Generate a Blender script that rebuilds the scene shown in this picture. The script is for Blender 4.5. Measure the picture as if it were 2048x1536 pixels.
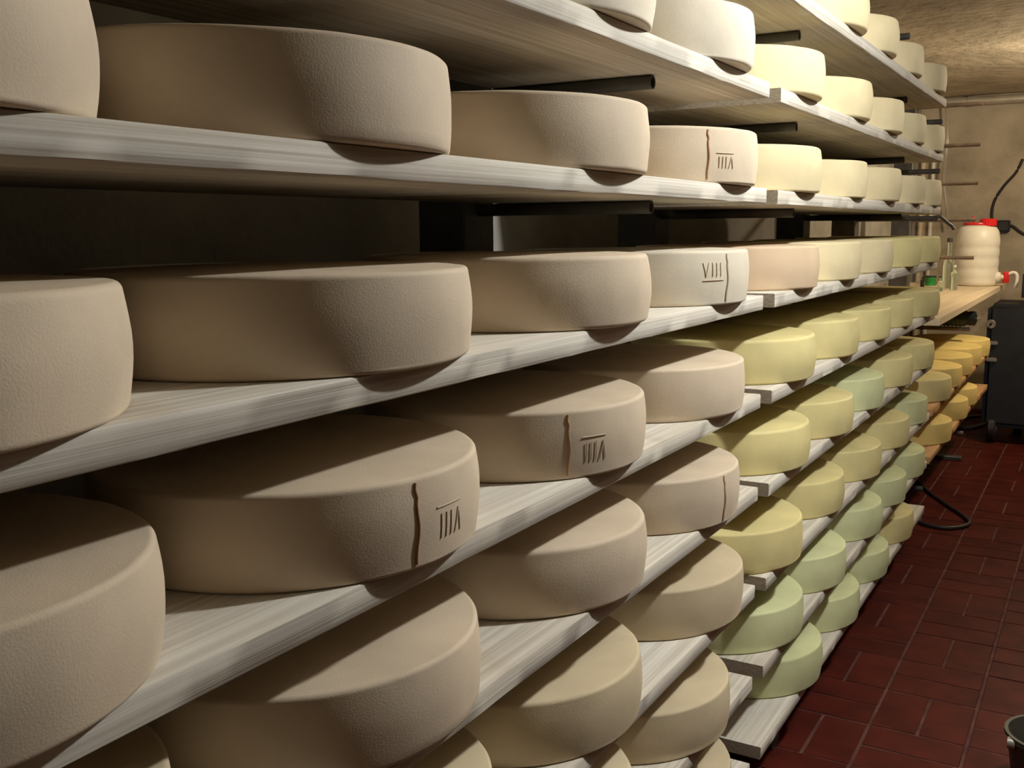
import bpy, bmesh, math, random
from mathutils import Vector, Matrix, noise

random.seed(7)
for o in list(bpy.data.objects):
    bpy.data.objects.remove(o, do_unlink=True)
SC = bpy.context.scene
COL = SC.collection
R = math.radians

# ------------------------------------------------------------------ camera
EYE = 1.305                      # camera height over the floor
F_PX = 2029.5                    # focal length in pixels of the 2048 px frame
YAW, PITCH, ROLL = R(30.466), R(8.642), R(-0.453)
_f = Vector((-math.sin(YAW) * math.cos(PITCH), math.cos(YAW) * math.cos(PITCH), -math.sin(PITCH)))
_r = Vector((math.cos(YAW), math.sin(YAW), 0))
_u = _r.cross(_f)
RIGHT = _r * math.cos(ROLL) + _u * math.sin(ROLL)
UP = -_r * math.sin(ROLL) + _u * math.cos(ROLL)
FWD = _f
cam_d = bpy.data.cameras.new('camera')
cam_d.sensor_fit = 'HORIZONTAL'
cam_d.sensor_width = 36.0
cam_d.lens = F_PX * 36.0 / 2048.0
cam_d.clip_start = 0.02
cam = bpy.data.objects.new('camera', cam_d)
COL.objects.link(cam)
M = Matrix((RIGHT, UP, -FWD)).transposed().to_4x4()
M.translation = Vector((0, 0, EYE))
cam.matrix_world = M
SC.camera = cam

def ray(px, py):                 # direction of a photo pixel
    return RIGHT * (px - 1024) - UP * (py - 768) + FWD * F_PX

def on_plane(px, py, axis, value):
    d = ray(px, py)
    o = (0, 0, EYE)[axis]
    return Vector((0, 0, EYE)) + d * ((value - o) / d[axis])

# ------------------------------------------------------------------ world, light, exposure
w = bpy.data.worlds.new('world')
SC.world = w
w.use_nodes = True
w.node_tree.nodes['Background'].inputs[0].default_value = (0.30, 0.22, 0.15, 1)
w.node_tree.nodes['Background'].inputs[1].default_value = 0.001
# round bulkhead lamp on the ceiling over the aisle: position, watts, colour, radius
BULKHEAD = ((0.29, 1.95, EYE + 0.775), 82.0, (0.965, 1.0, 1.03), 0.036)
# bare bulb near the far wall: position, watts, colour, radius
BULB = ((0.20, 5.95, EYE + 0.70), 58.0, (1.0, 0.85, 0.62), 0.035)
SC.view_settings.view_transform = 'Standard'
SC.view_settings.look = 'None'
SC.view_settings.gamma = 1.0
SC.view_settings.use_curve_mapping = False
SC.view_settings.exposure = 0.0

# ------------------------------------------------------------------ tagging helpers
def tag(o, label=None, cat=None, group=None, kind=None):
    if label: o['label'] = label
    if cat: o['category'] = cat
    if group: o['group'] = group
    if kind: o['kind'] = kind
    return o

def empty(name, loc):
    o = bpy.data.objects.new(name, None)
    o.empty_display_size = 0.05
    COL.objects.link(o)
    o.location = loc
    return o

def link(name, me, mat, parent=None, loc=(0, 0, 0)):
    o = bpy.data.objects.new(name, me)
    if mat and not me.materials:
        me.materials.append(mat)
    COL.objects.link(o)
    o.location = loc
    if parent: o.parent = parent
    return o

# ------------------------------------------------------------------ mesh helpers (every mesh starts as a bmesh)
def to_mesh(bm, name, smooth=None):
    bmesh.ops.recalc_face_normals(bm, faces=bm.faces)
    me = bpy.data.meshes.new(name)
    bm.to_mesh(me)
    bm.free()
    if smooth is not None:
        for p in me.polygons: p.use_smooth = True
        me.set_sharp_from_angle(angle=R(smooth))
    return me

def add_box(bm, lo, hi, bevel=0.0, seg=1):
    ret = bmesh.ops.create_cube(bm, size=1.0)
    vs = ret['verts']
    c = [(a + b) / 2 for a, b in zip(lo, hi)]
    s = [b - a for a, b in zip(lo, hi)]
    for v in vs:
        v.co = Vector((v.co[i] * s[i] + c[i] for i in range(3)))
    if bevel:
        es = {e for v in vs for e in v.link_edges}
        bmesh.ops.bevel(bm, geom=list(es), offset=bevel, segments=seg, affect='EDGES')

def box_mesh(name, lo, hi, bevel=0.0, seg=1):
    bm = bmesh.new()
    add_box(bm, lo, hi, bevel, seg)
    return to_mesh(bm, name, 40 if bevel else None)

def add_lathe(bm, prof, seg=32, org=(0, 0, 0), axis='Z'):
    rings = []
    for r, z in prof:
        if r < 1e-6:
            rings.append([bm.verts.new((0, 0, z))])
        else:
            rings.append([bm.verts.new((r * math.cos(2 * math.pi * i / seg), r * math.sin(2 * math.pi * i / seg), z)) for i in range(seg)])
    for a, b in zip(rings, rings[1:]):
        for i in range(seg):
            j = (i + 1) % seg
            if len(a) == 1 and len(b) == 1: continue
            if len(a) == 1: bm.faces.new((a[0], b[i], b[j]))
            elif len(b) == 1: bm.faces.new((a[i], a[j], b[0]))
            else: bm.faces.new((a[i], a[j], b[j], b[i]))
    vs = [v for r_ in rings for v in r_]
    if axis == 'X':
        for v in vs: v.co = Vector((v.co.z, v.co.y, -v.co.x))
    elif axis == 'Y':
        for v in vs: v.co = Vector((v.co.x, v.co.z, -v.co.y))
    for v in vs: v.co += Vector(org)

def lathe_mesh(name, prof, seg=32, org=(0, 0, 0), axis='Z', smooth=35):
    bm = bmesh.new()
    add_lathe(bm, prof, seg, org, axis)
    return to_mesh(bm, name, smooth)

def smooth_path(pts, n=8):
    pts = [Vector(p) for p in pts]
    if len(pts) < 3: return pts
    out = []
    P = [pts[0] * 2 - pts[1]] + pts + [pts[-1] * 2 - pts[-2]]
    for i in range(1, len(P) - 2):
        for k in range(n):
            t = k / n
            a, b, c, d = P[i - 1], P[i], P[i + 1], P[i + 2]
            out.append(0.5 * ((2 * b) + (c - a) * t + (2 * a - 5 * b + 4 * c - d) * t * t + (3 * b - a - 3 * c + d) * t ** 3))
    out.append(pts[-1])
    return out

def add_tube(bm, pts, rad, seg=10, hollow=0.0):
    pts = [Vector(p) for p in pts]
    rings = []
    for i, p in enumerate(pts):
        t = (pts[min(i + 1, len(pts) - 1)] - pts[max(i - 1, 0)]).normalized()
        ref = Vector((0, 0, 1)) if abs(t.z) < 0.9 else Vector((1, 0, 0))
        a = t.cross(ref).normalized()
        b = t.cross(a)
        rings.append([bm.verts.new(p + (a * math.cos(2 * math.pi * k / seg) + b * math.sin(2 * math.pi * k / seg)) * rad) for k in range(seg)])
    for a, b in zip(rings, rings[1:]):
        for k in range(seg):
            j = (k + 1) % seg
            bm.faces.new((a[k], a[j], b[j], b[k]))
    bm.faces.new(rings[0])
    if not hollow:
        bm.faces.new(rings[-1])
    else:
        t = (pts[-1] - pts[-2]).normalized()
        inner = [bm.verts.new(pts[-1] + (v.co - pts[-1]) * hollow) for v in rings[-1]]
        deep = [bm.verts.new(v.co - t * rad * 4) for v in inner]
        for k in range(seg):
            j = (k + 1) % seg
            bm.faces.new((rings[-1][k], rings[-1][j], inner[j], inner[k]))
            bm.faces.new((inner[k], inner[j], deep[j], deep[k]))
        bm.faces.new(deep)

def tube_mesh(name, pts, rad, seg=10, hollow=0.0, smooth=50):
    bm = bmesh.new()
    add_tube(bm, pts, rad, seg, hollow)
    return to_mesh(bm, name, smooth)

# ------------------------------------------------------------------ materials
def new_mat(name):
    m = bpy.data.materials.new(name)
    m.use_nodes = True
    nt = m.node_tree
    b = nt.nodes['Principled BSDF']
    return m, nt, b

def nd(nt, t, **kw):
    n = nt.nodes.new(t)
    for k, v in kw.items():
        if k in n.inputs.keys(): n.inputs[k].default_value = v
        else: setattr(n, k, v)
    return n

def noise_color(nt, b, c1, c2, scale, detail=4.0, mapping=None, lo=0.35, hi=0.65, coord='Object'):
    tc = nd(nt, 'ShaderNodeTexCoord')
    src = tc.outputs[coord]
    if mapping:
        mp = nd(nt, 'ShaderNodeMapping')
        mp.inputs['Scale'].default_value = mapping
        nt.links.new(src, mp.inputs['Vector'])
        src = mp.outputs['Vector']
    oi = nd(nt, 'ShaderNodeObjectInfo')
    add = nd(nt, 'ShaderNodeVectorMath', operation='ADD')
    mul = nd(nt, 'ShaderNodeMath', operation='MULTIPLY')
    mul.inputs[1].default_value = 37.0
    nt.links.new(oi.outputs['Random'], mul.inputs[0])
    nt.links.new(src, add.inputs[0])
    nt.links.new(mul.outputs[0], add.inputs[1])
    nz = nd(nt, 'ShaderNodeTexNoise')
    nz.inputs['Scale'].default_value = scale
    nz.inputs['Detail'].default_value = detail
    nt.links.new(add.outputs[0], nz.inputs['Vector'])
    rp = nd(nt, 'ShaderNodeValToRGB')
    rp.color_ramp.elements[0].position = lo
    rp.color_ramp.elements[1].position = hi
    rp.color_ramp.elements[0].color = (*c1, 1)
    rp.color_ramp.elements[1].color = (*c2, 1)
    nt.links.new(nz.outputs['Fac'], rp.inputs['Fac'])
    return rp, add, oi

def add_bump(nt, b, vec, scale, strength, dist, detail=3.0, mapping=None):
    if mapping:
        mp = nd(nt, 'ShaderNodeMapping')
        mp.inputs['Scale'].default_value = mapping
        nt.links.new(vec, mp.inputs['Vector'])
        vec = mp.outputs['Vector']
    nz = nd(nt, 'ShaderNodeTexNoise')
    nz.inputs['Scale'].default_value = scale
    nz.inputs['Detail'].default_value = detail
    nt.links.new(vec, nz.inputs['Vector'])
    bp = nd(nt, 'ShaderNodeBump')
    bp.inputs['Strength'].default_value = strength
    bp.inputs['Distance'].default_value = dist
    nt.links.new(nz.outputs['Fac'], bp.inputs['Height'])
    nt.links.new(bp.outputs['Normal'], b.inputs['Normal'])
    return bp

def cheese_mat(name, c):
    m, nt, b = new_mat(name)
    c1 = tuple(x * 0.90 for x in c)
    c2 = tuple(min(1, x * 1.05) for x in c)
    rp, vec, oi = noise_color(nt, b, c1, c2, 9.0, 5.0)
    hsv = nd(nt, 'ShaderNodeHueSaturation')
    mr = nd(nt, 'ShaderNodeMapRange')
    mr.inputs['To Min'].default_value = 0.94
    mr.inputs['To Max'].default_value = 1.05
    nt.links.new(oi.outputs['Random'], mr.inputs['Value'])
    nt.links.new(mr.outputs['Result'], hsv.inputs['Value'])
    nt.links.new(rp.outputs['Color'], hsv.inputs['Color'])
    nt.links.new(hsv.outputs['Color'], b.inputs['Base Color'])
    b.inputs['Roughness'].default_value = 0.72
    b.inputs['Specular IOR Level'].default_value = 0.25
    add_bump(nt, b, vec.outputs[0], 480.0, 0.17, 0.0016, 5.0)
    return m

def wood_mat(name, c1, c2, rough=0.8):
    m, nt, b = new_mat(name)
    rp, vec, oi = noise_color(nt, b, c1, c2, 1.0, 8.0, mapping=(120, 1.6, 260), lo=0.28, hi=0.70)
    # slow blotches of weathering
    nz = nd(nt, 'ShaderNodeTexNoise')
    nz.inputs['Scale'].default_value = 0.10
    nz.inputs['Detail'].default_value = 4.0
    nt.links.new(vec.outputs[0], nz.inputs['Vector'])
    mx = nd(nt, 'ShaderNodeMix', data_type='RGBA', blend_type='MULTIPLY')
    mr = nd(nt, 'ShaderNodeMapRange')
    mr.inputs['From Min'].default_value = 0.40
    mr.inputs['From Max'].default_value = 0.70
    mr.inputs['To Min'].default_value = 0.0
    mr.inputs['To Max'].default_value = 0.7
    nt.links.new(nz.outputs['Fac'], mr.inputs['Value'])
    nt.links.new(mr.outputs['Result'], mx.inputs['Factor'])
    nt.links.new(rp.outputs['Color'], mx.inputs['A'])
    mx.inputs['B'].default_value = (0.82, 0.80, 0.76, 1)
    nt.links.new(mx.outputs['Result'], b.inputs['Base Color'])
    b.inputs['Roughness'].default_value = rough
    b.inputs['Specular IOR Level'].default_value = 0.2
    add_bump(nt, b, vec.outputs[0], 2.2, 0.25, 0.002, 6.0)
    return m

def plain(name, c, rough=0.5, metal=0.0, var=0.12, scale=14.0, bump=0.0, bscale=60.0, bdist=0.003, spec=0.4):
    m, nt, b = new_mat(name)
    rp, vec, oi = noise_color(nt, b, tuple(x * (1 - var) for x in c), tuple(min(1, x * (1 + var)) for x in c), scale, 5.0)
    nt.links.new(rp.outputs['Color'], b.inputs['Base Color'])
    b.inputs['Roughness'].default_value = rough
    b.inputs['Metallic'].default_value = metal
    b.inputs['Specular IOR Level'].default_value = spec
    if bump: add_bump(nt, b, vec.outputs[0], bscale, bump, bdist, 5.0)
    return m

def glass(name, c, rough=0.05):
    m, nt, b = new_mat(name)
    b.inputs['Base Color'].default_value = (*c, 1)
    b.inputs['Roughness'].default_value = rough
    b.inputs['Transmission Weight'].default_value = 0.9
    b.inputs['IOR'].default_value = 1.45
    return m

CH = {
    'ivory': cheese_mat('cheese_ivory', (0.66, 0.58, 0.44)),
    'beige': cheese_mat('cheese_beige', (0.650, 0.525, 0.370)),
    'tan': cheese_mat('cheese_tan', (0.65, 0.53, 0.335)),
    'pinkish': cheese_mat('cheese_pinkish', (0.65, 0.48, 0.31)),
    'cream': cheese_mat('cheese_cream', (0.70, 0.58, 0.34)),
    'yellow': cheese_mat('cheese_yellow', (0.70, 0.595, 0.27)),
    'pale-green': cheese_mat('cheese_green', (0.64, 0.65, 0.345)),
    'golden': cheese_mat('cheese_golden', (0.76, 0.58, 0.20)),
}
WOOD = wood_mat('wood_shelf', (0.47, 0.41, 0.32), (0.72, 0.67, 0.57))
WOOD_ORANGE = wood_mat('wood_orange', (0.42, 0.22, 0.09), (0.60, 0.36, 0.17))
WOOD_TOP = wood_mat('wood_worktop', (0.66, 0.52, 0.34), (0.80, 0.66, 0.46), 0.6)
STEEL = plain('steel_dark', (0.075, 0.068, 0.055), 0.5, 0.2, 0.3)
STEEL_BROWN = plain('steel_brown', (0.19, 0.135, 0.095), 0.55, 0.1, 0.3)
SEAM = plain('cheese_seam', (0.44, 0.25, 0.13), 0.8)
STAMP = plain('cheese_stamp', (0.575, 0.455, 0.31), 0.8)
PLASTER = plain('plaster_wall', (0.36, 0.33, 0.28), 0.9, 0, 0.15, 5.0, 0.4, 18.0, 0.01, 0.1)
CONCRETE = plain('concrete_wall', (0.44, 0.36, 0.25), 0.9, 0, 0.22, 3.2, 0.6, 22.0, 0.012, 0.1)
DARKWALL = plain('dark_wall', (0.070, 0.052, 0.038), 0.9, 0, 0.2, 4.0, 0.4, 20.0, 0.01, 0.1)
CEIL = plain('plaster_ceiling', (0.62, 0.53, 0.39), 0.95, 0, 0.18, 2.6, 0.6, 16.0, 0.015, 0.1)
TILE = plain('tile_red', (0.062, 0.0095, 0.0055), 0.5, 0, 0.28, 9.0, 0.15, 40.0, 0.002, 0.07)
GROUT = plain('grout', (0.095, 0.042, 0.032), 0.9, 0, 0.3, 20.0, spec=0.1)
WHITE_PL = plain('plastic_white', (0.80, 0.74, 0.60), 0.4, 0, 0.04)
RED_PL = plain('plastic_red', (0.72, 0.02, 0.02), 0.35, 0, 0.05)
BLACK = plain('plastic_black', (0.012, 0.012, 0.013), 0.55, 0, 0.3)
DGREEN = plain('paint_dark_green', (0.014, 0.024, 0.018), 0.4, 0, 0.3)
RUBBER = plain('rubber_hose', (0.022, 0.016, 0.013), 0.5, 0, 0.3)
GREY = plain('metal_grey', (0.32, 0.29, 0.24), 0.4, 0.5, 0.1)
PIPE = plain('pipe_galvanised', (0.55, 0.48, 0.36), 0.4, 0.4, 0.1)
OLIVE = plain('plastic_olive', (0.060, 0.052, 0.034), 0.5, 0, 0.2)
GREEN = plain('tin_green', (0.03, 0.27, 0.05), 0.4, 0, 0.1)
NAVY = plain('cap_navy', (0.02, 0.02, 0.05), 0.5, 0, 0.1)
WHITE_CAP = plain('cap_white', (0.85, 0.82, 0.76), 0.4, 0, 0.05)
GLASS = glass('glass_pale_green', (0.80, 0.88, 0.74))
CLEAR = glass('hose_clear', (0.92, 0.92, 0.88), 0.1)

# ------------------------------------------------------------------ the room
WALL_X, FAR_Y, CEIL_Z = -1.25, 7.95, EYE + 0.90
RIGHT_X, NEAR_Y = 1.70, -1.6
T = 0.12
def slab(name, lo, hi, mat):
    return tag(link(name, box_mesh(name, lo, hi), mat), kind='structure')
floor = slab('floor', (WALL_X - T, NEAR_Y - T, -0.12), (RIGHT_X + T, FAR_Y + T, -0.003), GROUT)
slab('ceiling', (WALL_X - T, NEAR_Y - T, CEIL_Z), (RIGHT_X + T, FAR_Y + T, CEIL_Z + T), CEIL)
slab('wall_left', (WALL_X - T, NEAR_Y - T, -0.003), (WALL_X, FAR_Y + T, CEIL_Z), PLASTER)
slab('wall_right', (RIGHT_X, NEAR_Y - T, -0.003), (RIGHT_X + T, FAR_Y + T, CEIL_Z), DARKWALL)
slab('wall_far', (WALL_X, FAR_Y, -0.003), (RIGHT_X, FAR_Y + T, CEIL_Z), CONCRETE)
slab('wall_near', (WALL_X, NEAR_Y - T, -0.003), (RIGHT_X, NEAR_Y, CEIL_Z), DARKWALL)

# red clinker tiles in blocks of two, laid alternately along and across
BL, JT = 0.2375, 0.009
X0, Y0 = -0.470, 2.655
def tile_rects():
    near, rest = [], []
    for i in range(-4, 10):
        for j in range(-18, 23):
            x, y = X0 + i * BL, Y0 + j * BL
            if x < WALL_X or x + BL > RIGHT_X or y < NEAR_Y or y + BL > FAR_Y: continue
            for k in range(2):
                if (i + j) % 2 == 0: rc = (x + k * BL / 2, y, BL / 2, BL, 0)
                else: rc = (x, y + k * BL / 2, BL, BL / 2, 1)
                (near if -2 <= i <= 3 and -1 <= j <= 20 else rest).append(rc)
    return near, rest
near, rest = tile_rects()
tile_me = []
for a, b in ((BL / 2, BL), (BL, BL / 2)):
    bm = bmesh.new()
    add_box(bm, (-a / 2 + JT / 2, -b / 2 + JT / 2, -0.010), (a / 2 - JT / 2, b / 2 - JT / 2, 0.0), 0.0015)
    tile_me.append(to_mesh(bm, 'tile'))
for x, y, a, b, k in near:
    o = link('tile', tile_me[k], TILE, floor, (x + a / 2, y + b / 2, random.uniform(-0.0008, 0.0006)))
    o.rotation_euler = (random.uniform(-0.004, 0.004), random.uniform(-0.004, 0.004), random.uniform(-0.004, 0.004))
bm = bmesh.new()
for x, y, a, b, k in rest:
    add_box(bm, (x + JT / 2, y + JT / 2, -0.010), (x + a - JT / 2, y + b - JT / 2, random.uniform(-0.0008, 0.0004)))
tag(link('tile_field', to_mesh(bm, 'tile_field'), TILE, floor), kind='stuff')

# ------------------------------------------------------------------ lamps over the aisle (outside the frame)
p, watts, colr, rad = BULKHEAD
root = tag(empty('hanging_lamp', (p[0], p[1], CEIL_Z)), 'hanging lamp with an added flat shielding disc over the aisle beside the rack', 'lamp')
d = p[2] - CEIL_Z
link('ceiling_rose', lathe_mesh('ceiling_rose', [(0, 0), (0.05, 0), (0.046, -0.02), (0, -0.028)]), WHITE_CAP, root)
link('rod', tube_mesh('rod', [(0, 0, -0.02), (0, 0, d + 0.085)], 0.006, 8), GREY, root)
link('disc', lathe_mesh('disc', [(0, d + 0.070), (0.150, d + 0.060), (0.152, d + 0.063), (0.03, d + 0.085), (0, d + 0.087)], 48), WHITE_CAP, root)  # unseen disc added to keep the lamp's upward light off the ceiling
link('lamp_holder', lathe_mesh('lamp_holder', [(0, d + 0.070), (0.022, d + 0.070), (0.020, d + 0.044), (0, d + 0.044)], 20), BLACK, root)
L = bpy.data.lights.new('lamp_bulb', 'POINT')
L.energy = watts
L.color = colr
L.shadow_soft_size = rad
lo = bpy.data.objects.new('lamp_bulb', L)
COL.objects.link(lo)
lo.parent = root
lo.location = (0, 0, p[2] - CEIL_Z)
p, watts, colr, rad = BULB
root = tag(empty('pendant_lamp', (p[0], p[1], CEIL_Z)), 'bare bulb hanging over the aisle near the far wall', 'lamp')
d = p[2] - CEIL_Z
link('ceiling_rose', lathe_mesh('ceiling_rose', [(0, 0), (0.045, 0), (0.042, -0.02), (0, -0.028)]), BLACK, root)
link('cable', tube_mesh('cable', [(0, 0, -0.02), (0, 0, d + 0.10)], 0.004, 8), BLACK, root)
link('socket', lathe_mesh('socket', [(0, d + 0.105), (0.012, d + 0.105), (0.02, d + 0.085), (0.02, d + 0.042), (0, d + 0.040)], 20), BLACK, root)
L = bpy.data.lights.new('bulb', 'POINT')
L.energy = watts
L.color = colr
L.shadow_soft_size = rad
lo = bpy.data.objects.new('bulb', L)
COL.objects.link(lo)
lo.parent = root
lo.location = (0, 0, d)

# ------------------------------------------------------------------ the rack: levels, bays, frames, boards
FRONT, DEPTH, THK = -0.58, 0.373, 0.0285
LV = {  # top of the board over the camera, one value for each bay
    'Z': (0.4745, 0.4745, None), 'A': (0.2715, 0.2705, None), 'B': (0.0748, 0.0738, None),
    'C': (-0.1300, -0.1315, None), 'D': (-0.3250, -0.3285, None), 'E': (-0.5140, -0.5240, None),
    'F': (-0.7190, -0.7280, -0.7280), 'G': (-0.9165, -0.9235, -0.9235), 'H': (-1.1080, -1.1085, None)}
BAYS = [(-0.25, 1.955), (2.032, 4.242), (4.315, 6.515)]
ORDN = ['first', 'second', 'third', 'fourth', 'fifth', 'sixth', 'seventh', 'eighth', 'ninth']
LEVEL_NO = {k: ORDN[i] for i, k in enumerate('HGFEDCBAZ')}
BAY_NAME = ['bay of beige wheels', 'middle bay', 'bay beneath the barrel']
ARM_R = 0.011

def board_mesh(length, seed, width=DEPTH, thk=THK):
    bm = bmesh.new()
    n = 70
    rings = []
    for i in range(n + 1):
        y = length * i / n
        def j(a, s): return noise.noise(Vector((y * 9.0 + seed * 13.1, a * 3.7, s))) * 0.0016
        c = 0.0016
        pts = [(0, -c), (-c, 0), (-width + c, 0), (-width, -c), (-width, -thk + c), (-width + c, -thk), (-c, -thk), (0, -thk + c)]
        ring = []
        for k, (x, z) in enumerate(pts):
            jx = j(k, 1.0) if k in (0, 1, 6, 7) else 0
            jz = j(k, 5.0) if k in (6, 7) else 0
            ring.append(bm.verts.new((x + min(jx, 0), y, z + max(jz, 0))))
        rings.append(ring)
    for a, b in zip(rings, rings[1:]):
        for k in range(8):
            q = (k + 1) % 8
            bm.faces.new((a[k], a[q], b[q], b[k]))
    bm.faces.new(rings[0])
    bm.faces.new(rings[-1])
    return to_mesh(bm, 'shelf_board', 50)

for li, lv in enumerate('ZABCDEFGH'):
    for b in range(3):
        z = LV[lv][b]
        if z is None: continue
        y0, y1 = BAYS[b]
        o = link('shelf_board', board_mesh(y1 - y0, li * 3 + b), WOOD_ORANGE if b == 2 else WOOD, None, (FRONT, y0, EYE + z))
        what = ['pale wooden shelf board', 'pale wooden shelf board', 'orange-brown wooden shelf board'][b]
        tag(o, f'{what}, {LEVEL_NO[lv]} up from the floor, in the {BAY_NAME[b]}', 'shelf', 'shelf boards of the cheese rack')

FRAMES = [(0.14, 0), (1.56, 0), (2.42, 1), (3.83, 1), (4.69, 2), (6.10, 2)]
FRAME_TXT = ['behind beige wheels, away from the board joint', 'behind beige wheels, next to the board joint',
             'in the middle bay, next to the board joint', 'in the middle bay, next to the worktop',
             'at the worktop end away from the barrel', 'beside the white barrel']
WORK_Z = -0.370
post_me = box_mesh('post', (-0.05, -0.05, 0), (0.05, 0.05, CEIL_Z), 0.004)
arm_me = tube_mesh('arm', [(0.05, 0, 0), (0.20, 0, 0), (0.38, 0, 0)], ARM_R, 14, 0.78)
arm_brown = arm_me.copy()
foot_me = box_mesh('foot', (0.05, -0.03, 0.0), (0.38, 0.03, 0.022), 0.003)
for i, (y, b) in enumerate(FRAMES):
    root = tag(empty('rack_frame', (-1.032, y, 0)), 'dark steel post with tubular arms ' + FRAME_TXT[i], 'rack', 'steel frames of the cheese rack')
    link('post', post_me, STEEL, root)
    zs = [0.66]
    for lv in 'ZABCDEFGH':
        v = LV[lv][b] if LV[lv][b] is not None else LV[lv][1]
        if b == 2 and lv == 'D': v = WORK_Z
        zs.append(v - THK)
    for z in zs:
        link('arm', arm_brown if i == 5 else arm_me, STEEL_BROWN if i == 5 else STEEL, root, (0, 0, EYE + z - ARM_R - 0.0004))
    link('foot', foot_me, PIPE if b == 2 else STEEL, root)

# ------------------------------------------------------------------ cheese wheels
CR, CHH = 0.208, 0.0925
def cheese_profile(r, h, bulge=0.0036, rt=0.0060, rb=0.0060):
    P = [(0, 0.0)]
    P += [(r * 0.55, 0.0)]
    rs = r - bulge                      # radius at the two rims
    for k in range(6):                  # lower rim
        a = -math.pi / 2 + (math.pi / 2) * k / 5
        P.append((rs - rb + rb * math.cos(a), rb + rb * math.sin(a)))
    for k in range(1, 8):               # bulging side
        t = k / 8
        P.append((rs + bulge * math.sin(math.pi * t) , rb + (h - rt - rb) * t))
    for k in range(6):                  # upper rim
        a = (math.pi / 2) * k / 5
        P.append((rs - rt + rt * math.cos(a), h - rt + rt * math.sin(a)))
    P += [(r * 0.6, h + 0.0006), (r * 0.3, h + 0.001), (0, h + 0.001)]
    return P
PROF = [cheese_profile(CR, CHH), cheese_profile(CR, CHH * 1.03, 0.0046, 0.0075, 0.0065), cheese_profile(CR, CHH * 0.98, 0.0030, 0.0055, 0.0055)]

def wheel_bm(prof, seed):
    bm = bmesh.new()
    add_lathe(bm, prof, 112)
    for v in bm.verts:                  # hand made: slightly out of round, uneven edge
        q = Vector((v.co.x * 7, v.co.y * 7, v.co.z * 9 + seed * 5.3))
        d = noise.noise(q) * 0.0016 + noise.noise(q * 4.0) * 0.0006
        rr = math.hypot(v.co.x, v.co.y)
        if rr > 0.1 and v.co.z > 0.004:
            v.co.x *= 1 + d / rr
            v.co.y *= 1 + d / rr
            if v.co.z > 0.06: v.co.z += d * 0.5
    return bm
WHEEL = {}
for name, mat in CH.items():
    WHEEL[name] = []
    for k in range(3):
        me = to_mesh(wheel_bm(PROF[k], k), 'cheese_wheel', 60)
        me.materials.append(mat)
        WHEEL[name].append(me)

def side_radius(prof, z):
    side = [p for p in prof if p[0] > CR * 0.8]
    for (r0, z0), (r1, z1) in zip(side, side[1:]):
        if z0 <= z <= z1 and z1 > z0: return r0 + (r1 - r0) * (z - z0) / (z1 - z0)
    return CR

def ribbon(bm, prof, path, width, lift, sink=-0.0015):
    # a raised stroke that follows the side of the wheel; path holds (angle, z)
    pts = []
    for a, z in path:
        r = side_radius(prof, z)
        pts.append((a, z, r))
    rows = []
    for i, (a, z, r) in enumerate(pts):
        a0, z0, _ = pts[max(i - 1, 0)]
        a1, z1, _ = pts[min(i + 1, len(pts) - 1)]
        ds, dz = (a1 - a0) * r, z1 - z0
        L = math.hypot(ds, dz) or 1
        ns, nz = -dz / L, ds / L
        row = []
        for off, up in ((-0.5, sink), (-0.25, lift), (0.25, lift), (0.5, sink)):
            aa = a + ns * off * width / r
            zz = z + nz * off * width
            rr = side_radius(prof, min(max(zz, 0.004), CHH * 0.985)) + up
            row.append(bm.verts.new((rr * math.cos(aa), rr * math.sin(aa), zz)))
        rows.append(row)
    for p, q in zip(rows, rows[1:]):
        for k in range(3): bm.faces.new((p[k], p[k + 1], q[k + 1], q[k]))
    bm.faces.new(rows[0])
    bm.faces.new(rows[-1])

def stroke(s0, z0, s1, z1, n=4):
    return [(s0 + (s1 - s0) * k / n, z0 + (z1 - z0) * k / n) for k in range(n + 1)]

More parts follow.
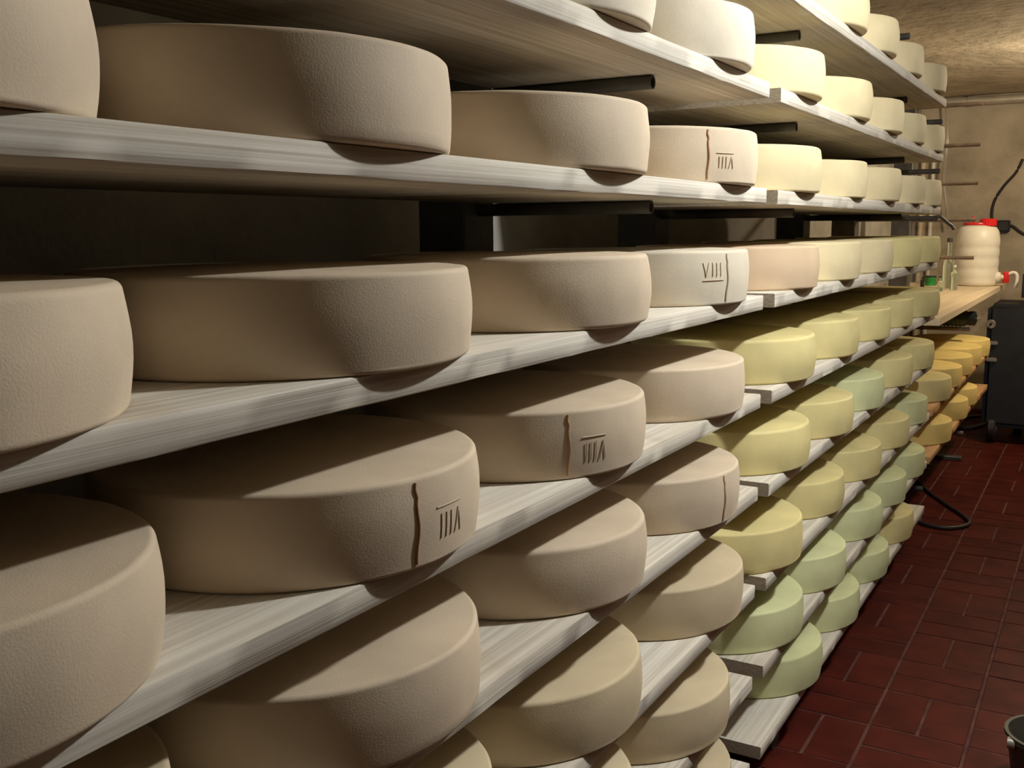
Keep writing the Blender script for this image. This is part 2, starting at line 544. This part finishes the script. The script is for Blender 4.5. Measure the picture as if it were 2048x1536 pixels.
# right edge of each wheel in the photograph (pixel at half height); (px, py, fixed depth or None)
N = None
WH = {
 ('Z', 1): [(1740, 30, N), (1800, 70, N), (1849, 115, 3.54), (1895, 150, 4.02)],
 ('Z', 0): [(N, N, 0.36), (N, N, 0.83), (N, N, 1.29), (N, N, 1.74)],
 ('A', 0): [(N, N, 0.36), (N, N, 0.82), (1313, 10, N), (1510, 80, N)],
 ('A', 1): [(1651, 140, N), (1747, 190, N), (1810, 220, N), (1852, 250, 3.66), (1886, 285, 4.09)],
 ('B', 0): [(200, 150, N), (905, 230, N), (1300, 300, N), (1517, 330, N)],
 ('B', 1): [(1646, 340, N), (1737, 350, 2.75), (1805, 360, N), (1852, 375, 3.67), (1880, 385, 4.095)],
 ('C', 0): [(270, 720, N), (944, 640, N), (1302, 590, N), (1499, 560, N)],
 ('C', 1): [(1640, 540, N), (1724, 520, N), (1788, 510, N), (1843, 505, N), (1882, 500, N)],
 ('D', 0): [(330, 1200, N), (960, 980, N), (1293, 870, N), (1490, 775, N)],
 ('D', 1): [(1633, 710, N), (1720, 665, N), (1783, 640, N), (1823, 625, 3.60), (1880, 610, 4.06)],
 ('E', 0): [(345, 1500, N), (963, 1300, N), (1295, 1120, N), (1480, 990, N)],
 ('E', 1): [(1623, 870, N), (1708, 820, N), (1770, 770, N), (1827, 740, N), (1869, 710, N)],
 ('F', 0): [(N, N, 0.37), (990, 1536, N), (1285, 1310, N), (1487, 1170, N)],
 ('F', 1): [(1607, 1060, N), (1690, 970, 2.64), (1764, 910, N), (1820, 850, N), (1856, 800, 4.03)],
 ('F', 2): [(1904, 775, 4.62), (1924, 760, 5.04), (1943, 750, 5.46), (1962, 730, 5.88), (1978, 690, 6.30)],
 ('G', 0): [(N, N, 0.36), (N, N, 0.81), (1275, 1500, N), (1461, 1370, N)],
 ('G', 1): [(1608, 1200, N), (1690, 1110, N), (1765, 1040, N), (1812, 970, N), (1852, 900, N)],
 ('G', 2): [(1904, 865, 4.70), (1937, 820, 5.32), (1955, 795, 5.76)],
 ('H', 0): [(N, N, 0.36), (N, N, 0.82), (N, N, 1.27), (1465, 1500, N)],
 ('H', 1): [(1645, 1310, N), (1720, 1190, N), (1778, 1110, N), (1828, 1040, N)],
}
COLOUR = {
 ('Z', 1): 'cream cream cream cream', ('Z', 0): 'ivory ivory ivory ivory', ('A', 0): 'ivory ivory ivory ivory', ('A', 1): 'cream cream cream cream cream',
 ('B', 0): 'beige beige beige beige', ('B', 1): 'cream cream cream cream cream',
 ('C', 0): 'beige beige beige ivory', ('C', 1): 'pinkish cream cream yellow yellow',
 ('D', 0): 'beige beige beige beige', ('D', 1): 'yellow yellow yellow yellow yellow',
 ('E', 0): 'tan beige beige beige', ('E', 1): 'yellow yellow pale-green yellow yellow',
 ('F', 0): 'tan tan tan tan', ('F', 1): 'yellow yellow yellow yellow pale-green', ('F', 2): 'yellow golden golden golden golden',
 ('G', 0): 'tan tan tan tan', ('G', 1): 'pale-green pale-green pale-green pale-green pale-green', ('G', 2): 'golden golden golden',
 ('H', 0): 'tan tan tan tan', ('H', 1): 'pale-green pale-green pale-green yellow'}
# wheels with the joint of the mould band and stamped numerals (level, bay, index): seam px, stamp box px, turned
MARKS = {
 ('B', 0, 3): ((1418, 310), (1434, 1468, 312, 336), True),
 ('C', 0, 3): ((1456, 575), (1408, 1449, 526, 553), False),
 ('D', 0, 1): ((838, 1040), (876, 922, 1030, 1070), True),
 ('D', 0, 2): ((1139, 885), (1166, 1213, 886, 920), True),
 ('E', 0, 3): ((1451, 1000), None, True),
}
def hit_angle(px, py, cx, cy, r):
    d = ray(px, py)
    d2 = Vector((d.x, d.y)).normalized()
    c = Vector((cx, cy))
    t = c.dot(d2)
    m = c - d2 * t
    s = math.sqrt(max(r * r - m.length_squared, 0))
    p = d2 * (t - s)
    q = Vector((0, 0, EYE)) + d * ((t - s) / Vector((d.x, d.y)).length)
    return math.atan2(p.y - cy, p.x - cx), q.z

for (lv, b), lst in WH.items():
    cols = COLOUR[(lv, b)].split()
    nlast = len(lst)
    prev = None
    for k, (px, py, fix) in enumerate(lst):
        if px is not None:
            d = ray(px, py)
            n = math.hypot(d.x, d.y)
            ux, uy = d.x / n, d.y / n
        cx = FRONT + 0.029 - CR + random.uniform(-0.003, 0.003)
        if fix is None: cy = (CR + cx * uy) / ux
        else: cy = fix
        if fix is not None and px is not None:
            cx = min(max((cy * ux - CR) / uy, FRONT - CR + 0.02), FRONT - CR + 0.09)
        if prev and (Vector((cx, cy)) - prev).length < 2 * CR + 0.006:
            cy = prev.y + math.sqrt((2 * CR + 0.006) ** 2 - (cx - prev.x) ** 2)
        prev = Vector((cx, cy))
        kind = random.randrange(3)
        mark = MARKS.get((lv, b, k))
        if mark: kind = 0
        zt = EYE + LV[lv][b] + 0.0004
        colr = cols[k]
        me = WHEEL[colr][kind]
        from_joint = (nlast - 1 - k) if b == 0 else k
        ref = 'board joint' if b < 2 else 'middle bay'
        extra = {('B', 0, 3): ' with seam and stamped numerals', ('C', 0, 3): ' with stamped numerals', ('D', 0, 1): ' with seam and stamped numerals',
                 ('D', 0, 2): ' with seam and stamped numerals', ('E', 0, 3): ' with seam'}.get((lv, b, k), '')
        if extra:
            label = f'{colr} cheese wheel{extra}, {LEVEL_NO[lv]} board up, {ORDN[from_joint]} from the {ref}'
        else:
            label = f'{colr} cheese wheel, {LEVEL_NO[lv]} board up, {ORDN[from_joint]} from the {ref}, {BAY_NAME[b]}'
        if not mark:
            o = link('cheese_wheel', me, None, None, (cx, cy, zt))
            o.rotation_euler.z = random.uniform(0, 6.28)
            tag(o, label, 'cheese', 'cheese wheels on the rack boards')
            continue
        root = tag(empty('cheese_wheel', (cx, cy, zt)), label, 'cheese', 'cheese wheels on the rack boards')
        body = link('wheel', me, None, root)
        prof = PROF[0]
        a, _ = hit_angle(*mark[0], cx, cy, CR)
        bm = bmesh.new()
        path = []
        for i in range(13):
            z = 0.006 + (CHH - 0.012) * i / 12
            da = 0.010 * math.sin(i * 0.9) - (0.03 * max(0, i - 9) / 3)
            path.append((a - da * 0.5 - (0.02 if i > 10 else 0), z))
        ribbon(bm, prof, path, 0.0038, 0.0009, -0.0004)
        link('seam', to_mesh(bm, 'seam', 60), STAMP if lv == 'C' else SEAM, root)
        if mark[1]:
            x0, x1, y0, y1 = mark[1]
            aL, zT = hit_angle(x0, y0, cx, cy, CR)
            aR, _ = hit_angle(x1, y0, cx, cy, CR)
            _, zB = hit_angle((x0 + x1) / 2, y1, cx, cy, CR)
            zT -= zt
            zB -= zt
            bm = bmesh.new()
            # VIII as it was stamped, some of them upside down
            G = [((0.0, 1), (0.13, 0)), ((0.13, 0), (0.26, 1)), ((0.44, 1), (0.44, 0)), ((0.64, 1), (0.64, 0)), ((0.84, 1), (0.84, 0)),
                 ((0.0, -0.28), (1.0, -0.28))]
            for (u0, v0), (u1, v1) in G:
                if mark[2]: u0, v0, u1, v1 = 1 - u0, 1 - v0, 1 - u1, 1 - v1
                ribbon(bm, prof, stroke(aL + (aR - aL) * u0, zB + (zT - zB) * v0, aL + (aR - aL) * u1, zB + (zT - zB) * v1), 0.0020, 0.0003, -0.0003)
            link('stamped_numerals', to_mesh(bm, 'stamped_numerals', 60), STAMP, root)

# ------------------------------------------------------------------ worktop with the barrel and bottles
WT = EYE + WORK_Z
def worktop():
    bm = bmesh.new()
    out = [(-0.585, 4.42), (-0.585, 7.32), (-1.22, 7.32)]
    for yp in (6.10, 4.69):            # notches round the two posts
        out += [(-1.22, yp + 0.055), (-0.976, yp + 0.055), (-0.976, yp - 0.055), (-1.22, yp - 0.055)]
    out += [(-1.22, 4.42)]
    top = [bm.verts.new((x, y, WT)) for x, y in out]
    bot = [bm.verts.new((x, y, WT - THK)) for x, y in out]
    bm.faces.new(top)
    bm.faces.new(bot)
    for k in range(len(out)):
        q = (k + 1) % len(out)
        bm.faces.new((top[k], top[q], bot[q], bot[k]))
    return to_mesh(bm, 'worktop', 40)
tag(link('worktop', worktop(), WOOD_TOP), 'pale wooden worktop board under the white barrel', 'worktop')

bx, by = -0.735, 7.02
root = tag(empty('barrel', (bx, by, WT + 0.0004)), 'white ribbed plastic barrel with red lid and red tap on the worktop', 'barrel')
H, BR = 0.385, 0.128
prof = [(0, 0), (BR - 0.016, 0), (BR - 0.004, 0.008), (BR, 0.03)]
for zc in (0.075, 0.14, 0.205, 0.27):
    prof += [(BR - 0.001, zc - 0.029), (BR + 0.002, zc - 0.020), (BR + 0.003, zc), (BR + 0.002, zc + 0.020)]
prof += [(BR - 0.001, 0.305), (BR - 0.006, 0.335), (BR - 0.022, 0.362), (BR - 0.050, 0.374), (0, 0.376)]
link('body', lathe_mesh('body', prof, 48, smooth=50), WHITE_PL, root)
lid = [(0, 0.376), (0.075, 0.376), (0.078, 0.382), (0.076, 0.390), (0.050, 0.392), (0, 0.393)]
link('lid', lathe_mesh('lid', lid, 36, (-0.01, 0, 0)), RED_PL, root)
bm = bmesh.new()
for k in range(18):
    a = 2 * math.pi * k / 18
    add_lathe(bm, [(0, 0.370), (0.007, 0.370), (0.007, 0.410), (0, 0.411)], 6, (0.058 + 0.042 * math.cos(a), -0.02 + 0.042 * math.sin(a), 0))
add_lathe(bm, [(0, 0.370), (0.044, 0.370), (0.044, 0.411), (0.038, 0.415), (0, 0.415)], 28, (0.058, -0.02, 0))
link('screw_cap', to_mesh(bm, 'screw_cap', 40), RED_PL, root)
link('vent_knob', lathe_mesh('vent_knob', [(0, 0.39), (0.006, 0.39), (0.008, 0.425), (0.004, 0.432), (0, 0.433)], 12, (-0.028, -0.01, 0)), RED_PL, root)
tap = link('tap', lathe_mesh('tap', [(0, 0.11), (0.034, 0.11), (0.030, 0.145), (0.016, 0.15), (0.016, 0.165), (0, 0.165)], 20, (0, -0.02, 0.055), 'X'), WHITE_PL, root)
bm = bmesh.new()
add_lathe(bm, [(0, 0.020), (0.017, 0.020), (0.019, 0.035), (0.019, 0.078), (0.015, 0.090), (0, 0.091)], 18, (0.176, -0.02, 0))
link('valve', to_mesh(bm, 'valve', 40), RED_PL, tap)
bm = bmesh.new()
add_tube(bm, smooth_path([(0.19, -0.02, 0.075), (0.218, -0.02, 0.084), (0.236, -0.02, 0.070), (0.238, -0.02, 0.03), (0.232, -0.02, -0.008)], 5), 0.011, 10)
link('spout', to_mesh(bm, 'spout', 50), WHITE_PL, tap)

def bottle(px, ypos, h, r, mat, cap, label, cat='bottle', neck=0.35, name='bottle', extra=None):
    x = on_plane(px, 540, 1, ypos).x
    root = tag(empty(name, (x, ypos, WT + 0.0004)), label, cat, 'bottles on the worktop')
    hb = h * (1 - neck)
    p = [(0, 0), (r * 0.9, 0), (r, 0.006), (r, hb * 0.86), (r * 0.8, hb * 0.97), (r * 0.38, hb + h * 0.06), (r * 0.34, h * 0.93), (0, h * 0.93)]
    link('body', lathe_mesh('body', p, 24), mat, root)
    link('cap', lathe_mesh('cap', [(0, h * 0.92), (r * 0.44, h * 0.92), (r * 0.44, h), (0, h)], 18), cap, root)
    return root
bottle(1897, 6.62, 0.30, 0.036, GLASS, OLIVE, 'tall pale green glass bottle on the worktop beside the white barrel', neck=0.42)
bottle(1909, 6.45, 0.145, 0.022, GLASS, WHITE_CAP, 'small clear bottle with white cap in front of the white barrel', neck=0.25)
bottle(1882, 6.30, 0.085, 0.016, GLASS, NAVY, 'tiny bottle with navy cap on the worktop beside the green tin', neck=0.3)
x = on_plane(1862, 545, 1, 6.9).x
root = tag(empty('tin', (x, 6.9, WT + 0.0004)), 'small green tin on the worktop beside the tiny bottle', 'tin')
link('body', lathe_mesh('body', [(0, 0), (0.032, 0), (0.033, 0.003), (0.032, 0.006), (0.032, 0.050), (0.033, 0.053), (0, 0.054)], 28), GREEN, root)
link('lid', lathe_mesh('lid', [(0, 0.053), (0.034, 0.053), (0.034, 0.061), (0, 0.062)], 28), DGREEN, root)
bottle(1846, 6.75, 0.06, 0.012, OLIVE, BLACK, 'little dark vial on the worktop next to the green tin', neck=0.3)

# ------------------------------------------------------------------ far wall: pipes, cables, clear hose
pz = on_plane(1980, 201, 1, FAR_Y - 0.05).z
root = tag(empty('wall_pipe', (0, FAR_Y - 0.05, pz)), 'thick pale pipe running along the top of the far wall', 'pipe')
link('pipe', tube_mesh('pipe', [(-1.245, 0, 0.010), (-0.9, 0, 0.004), (0.3, 0, -0.01), (1.69, 0, -0.022)], 0.030, 16), PIPE, root)
for xx in (-0.92, 0.2):
    bm = bmesh.new()
    add_lathe(bm, [(0.029, -0.02), (0.036, -0.02), (0.036, 0.02), (0.029, 0.02)], 18, (xx, 0, 0.004 if xx < 0 else -0.009), 'X')
    link('coupling', to_mesh(bm, 'coupling', 40), PIPE, root)
for i, (px, rr, m, txt) in enumerate(((1841, 0.017, WOOD_TOP, 'cream upright pipe standing in the corner of the far wall'),
                                      (1861, 0.014, WHITE_PL, 'slim white upright pipe on the far wall beside the cream pipe'))):
    xx = on_plane(px, 440, 1, FAR_Y - 0.03).x
    root = tag(empty('upright_pipe', (xx, FAR_Y - 0.03, 0)), txt, 'pipe')
    link('pipe', tube_mesh('pipe', [(0, 0, 0.0), (0, 0, 1.0), (0, 0, pz - 0.14)], rr, 12), m, root)
    bm = bmesh.new()
    for zz in (0.5, 1.5): add_lathe(bm, [(rr, zz - 0.012), (rr + 0.006, zz - 0.012), (rr + 0.006, zz + 0.012), (rr, zz + 0.012)], 14)
    link('clip', to_mesh(bm, 'clip', 40), GREY, root)
P = [on_plane(px, py, 1, FAR_Y - 0.088) for px, py in ((1894, 205), (1895, 225), (1897, 262), (1894, 300), (1890, 330), (1888, 360), (1894, 410), (1899, 455))]
o = link('clear_hose', tube_mesh('clear_hose', smooth_path(P, 6), 0.0075, 10), CLEAR)
tag(o, 'thin clear hose hanging from the thick pipe down to the worktop', 'hose')
P = [on_plane(px, py, 1, FAR_Y - 0.012) for px, py in ((2046, 318), (2032, 345), (2008, 372), (1990, 400), (1984, 425), (1987, 446), (2004, 455), (2024, 452), (2048, 468), (2090, 480))]
tag(link('wall_cable', tube_mesh('wall_cable', smooth_path(P, 6), 0.009, 8), RUBBER), 'dark cable curving down the far wall beside the barrel lid', 'cable')
x, z = on_plane(2006, 452, 1, FAR_Y - 0.03).x, on_plane(2006, 452, 1, FAR_Y - 0.03).z
root = tag(empty('junction_box', (x, FAR_Y, z)), 'dark junction box on the far wall where the cable bends', 'box')
link('box', box_mesh('box', (-0.045, -0.05, -0.04), (0.045, -0.0005, 0.04), 0.006, 2), BLACK, root)
link('cover', box_mesh('cover', (-0.038, -0.055, -0.033), (0.038, -0.05, 0.033), 0.003), RUBBER, root)
# hook hanging from the arm end of the middle rack
P = [on_plane(1874, 434, 1, 4.69), on_plane(1881, 434, 1, 4.70), on_plane(1894, 445, 1, 4.72), on_plane(1904, 453, 1, 4.74), on_plane(1908, 459, 1, 4.74)]
P[0].x -= 0.004
tag(link('bent_rod', tube_mesh('bent_rod', smooth_path(P, 5), 0.0075, 8), STEEL), 'short bent dark rod plugged into the arm end near the barrel', 'rod')

# ------------------------------------------------------------------ pump on the arm below the worktop, machine, hoses
root = tag(empty('pump', (-0.70, 6.10, EYE + LV['E'][1] - THK + 0.0036)), 'dark green pump lying on the rack arm below the worktop', 'pump')
bm = bmesh.new()
add_lathe(bm, [(0, -0.10), (0.035, -0.10), (0.045, -0.09), (0.045, 0.05), (0.036, 0.07), (0, 0.072)], 24, (-0.03, 0, 0.0455), 'X')
link('motor', to_mesh(bm, 'motor', 40), DGREEN, root)
bm = bmesh.new()
for k in range(6):
    add_lathe(bm, [(0.0455, -0.004), (0.049, -0.004), (0.049, 0.004), (0.0455, 0.004)], 20, (-0.10 + k * 0.02, 0, 0.0455), 'X')
link('cooling_fins', to_mesh(bm, 'cooling_fins', 40), DGREEN, root)
bm = bmesh.new()
add_lathe(bm, [(0, 0.04), (0.038, 0.04), (0.04, 0.05), (0.04, 0.075), (0.012, 0.085), (0, 0.085)], 24, (0, 0, 0.0455), 'X')
link('pump_head', to_mesh(bm, 'pump_head', 40), BLACK, root)
link('nozzle', lathe_mesh('nozzle', [(0, 0), (0.010, 0), (0.010, 0.02), (0, 0.021)], 14, (0.082, -0.005, 0.045), 'X'), GREY, root)

mx, my = -0.20, 6.87
root = tag(empty('wheeled_machine', (mx, my, 0)), 'black wheeled machine with dial standing at the end of the aisle', 'machine')
bm = bmesh.new()
add_box(bm, (-0.42, -0.20, 0.10), (0.30, 0.26, 0.845), 0.03, 3)
link('body', to_mesh(bm, 'body', 40), BLACK, root)
bm = bmesh.new()
add_box(bm, (-0.25, -0.16, 0.83), (0.28, 0.22, 1.07), 0.05, 3)
link('hood', to_mesh(bm, 'hood', 40), BLACK, root)
for sx in (-0.36, 0.24):
    wh = link('wheel', lathe_mesh('wheel', [(0, -0.025), (0.075, -0.025), (0.085, -0.015), (0.085, 0.015), (0.075, 0.025), (0, 0.025)], 28, (sx, -0.14, 0.0855), 'X'), RUBBER, root)
    link('hub', lathe_mesh('hub', [(0, -0.028), (0.03, -0.028), (0.03, 0.028), (0, 0.028)], 20, (sx, -0.14, 0.0855), 'X'), GREY, wh)
for sx in (-0.24, 0.24):
    link('foot', lathe_mesh('foot', [(0, 0), (0.025, 0), (0.025, 0.02), (0.015, 0.11), (0, 0.11)], 14, (sx, 0.20, 0)), RUBBER, root)
def face_pt(px, py): return on_plane(px, py, 1, my - 0.20) - Vector((mx, my, 0))
p = face_pt(1982, 648)
dial = link('dial', lathe_mesh('dial', [(0, 0), (0.026, 0), (0.027, 0.012), (0.022, 0.014), (0.021, 0.010), (0, 0.010)], 28, (p.x, -0.20, p.z), 'Y'), GREY, root)
dial.data.transform(Matrix.Translation((p.x, -0.2, p.z)) @ Matrix.Rotation(math.pi, 4, 'Z') @ Matrix.Translation((-p.x, 0.2, -p.z)))
link('dial_knob', lathe_mesh('dial_knob', [(0, -0.022), (0.008, -0.022), (0.009, -0.008), (0, -0.008)], 16, (p.x, -0.20, p.z), 'Y'), BLACK, dial)
for px0, px1, py in ((1968, 1996, 685), (1968, 1994, 718)):
    a, c = face_pt(px0, py), face_pt(px1, py)
    link('grip_bar', box_mesh('grip_bar', (a.x, -0.222, a.z - 0.011), (c.x, -0.19, a.z + 0.011), 0.005, 2), GREY, root)

def floor_path(pts, r): return [on_plane(px, py, 2, r) for px, py in pts]
FP = floor_path(((1815, 946), (1835, 961), (1858, 984), (1890, 1007), (1920, 1027), (1936, 1040), (1938, 1047), (1925, 1053), (1900, 1056), (1870, 1053), (1840, 1045), (1815, 1034)), 0.009)
tag(link('floor_hose', tube_mesh('floor_hose', smooth_path(FP, 6), 0.0085, 10), RUBBER), 'dark rubber hose looped on the red tiles beside the lowest shelf board', 'hose')
FP = floor_path(((1880, 872), (1905, 856), (1935, 856), (1968, 848), (1988, 838), (1975, 832), (1940, 833), (1912, 836)), 0.012)
tag(link('floor_hose', tube_mesh('floor_hose', smooth_path(FP, 6), 0.0115, 10), plain('hose_grey', (0.06, 0.05, 0.048), 0.5)), 'grey hose curling over the floor below the golden wheels', 'hose')

# bucket at the right edge of the picture
bc = on_plane(2096, 1600, 2, 0.0)
root = tag(empty('bucket', (bc.x, bc.y, 0)), 'dark olive plastic bucket standing on the red tiles in the aisle', 'bucket')
pr = [(0, 0), (0.070, 0), (0.074, 0.006), (0.094, 0.150), (0.100, 0.152), (0.100, 0.160), (0.092, 0.160), (0.072, 0.012), (0, 0.010)]
link('body', lathe_mesh('body', pr, 40), OLIVE, root)
a = R(215)
ear = Vector((0.098 * math.cos(a), 0.098 * math.sin(a), 0.145))
link('handle_ear', lathe_mesh('handle_ear', [(0, -0.008), (0.013, -0.008), (0.013, 0.008), (0, 0.008)], 16, ear, 'X'), GREY, root)
e2 = Vector((-ear.x, -ear.y, ear.z))
side = Vector((-math.sin(a), math.cos(a), 0))
link('handle', tube_mesh('handle', smooth_path([ear, ear * 0.75 + side * 0.06 + Vector((0, 0, 0.045)), side * 0.098 + Vector((0, 0, 0.167)), e2 * 0.75 + side * 0.06 + Vector((0, 0, 0.045)), e2], 6), 0.003, 8), GREY, root)
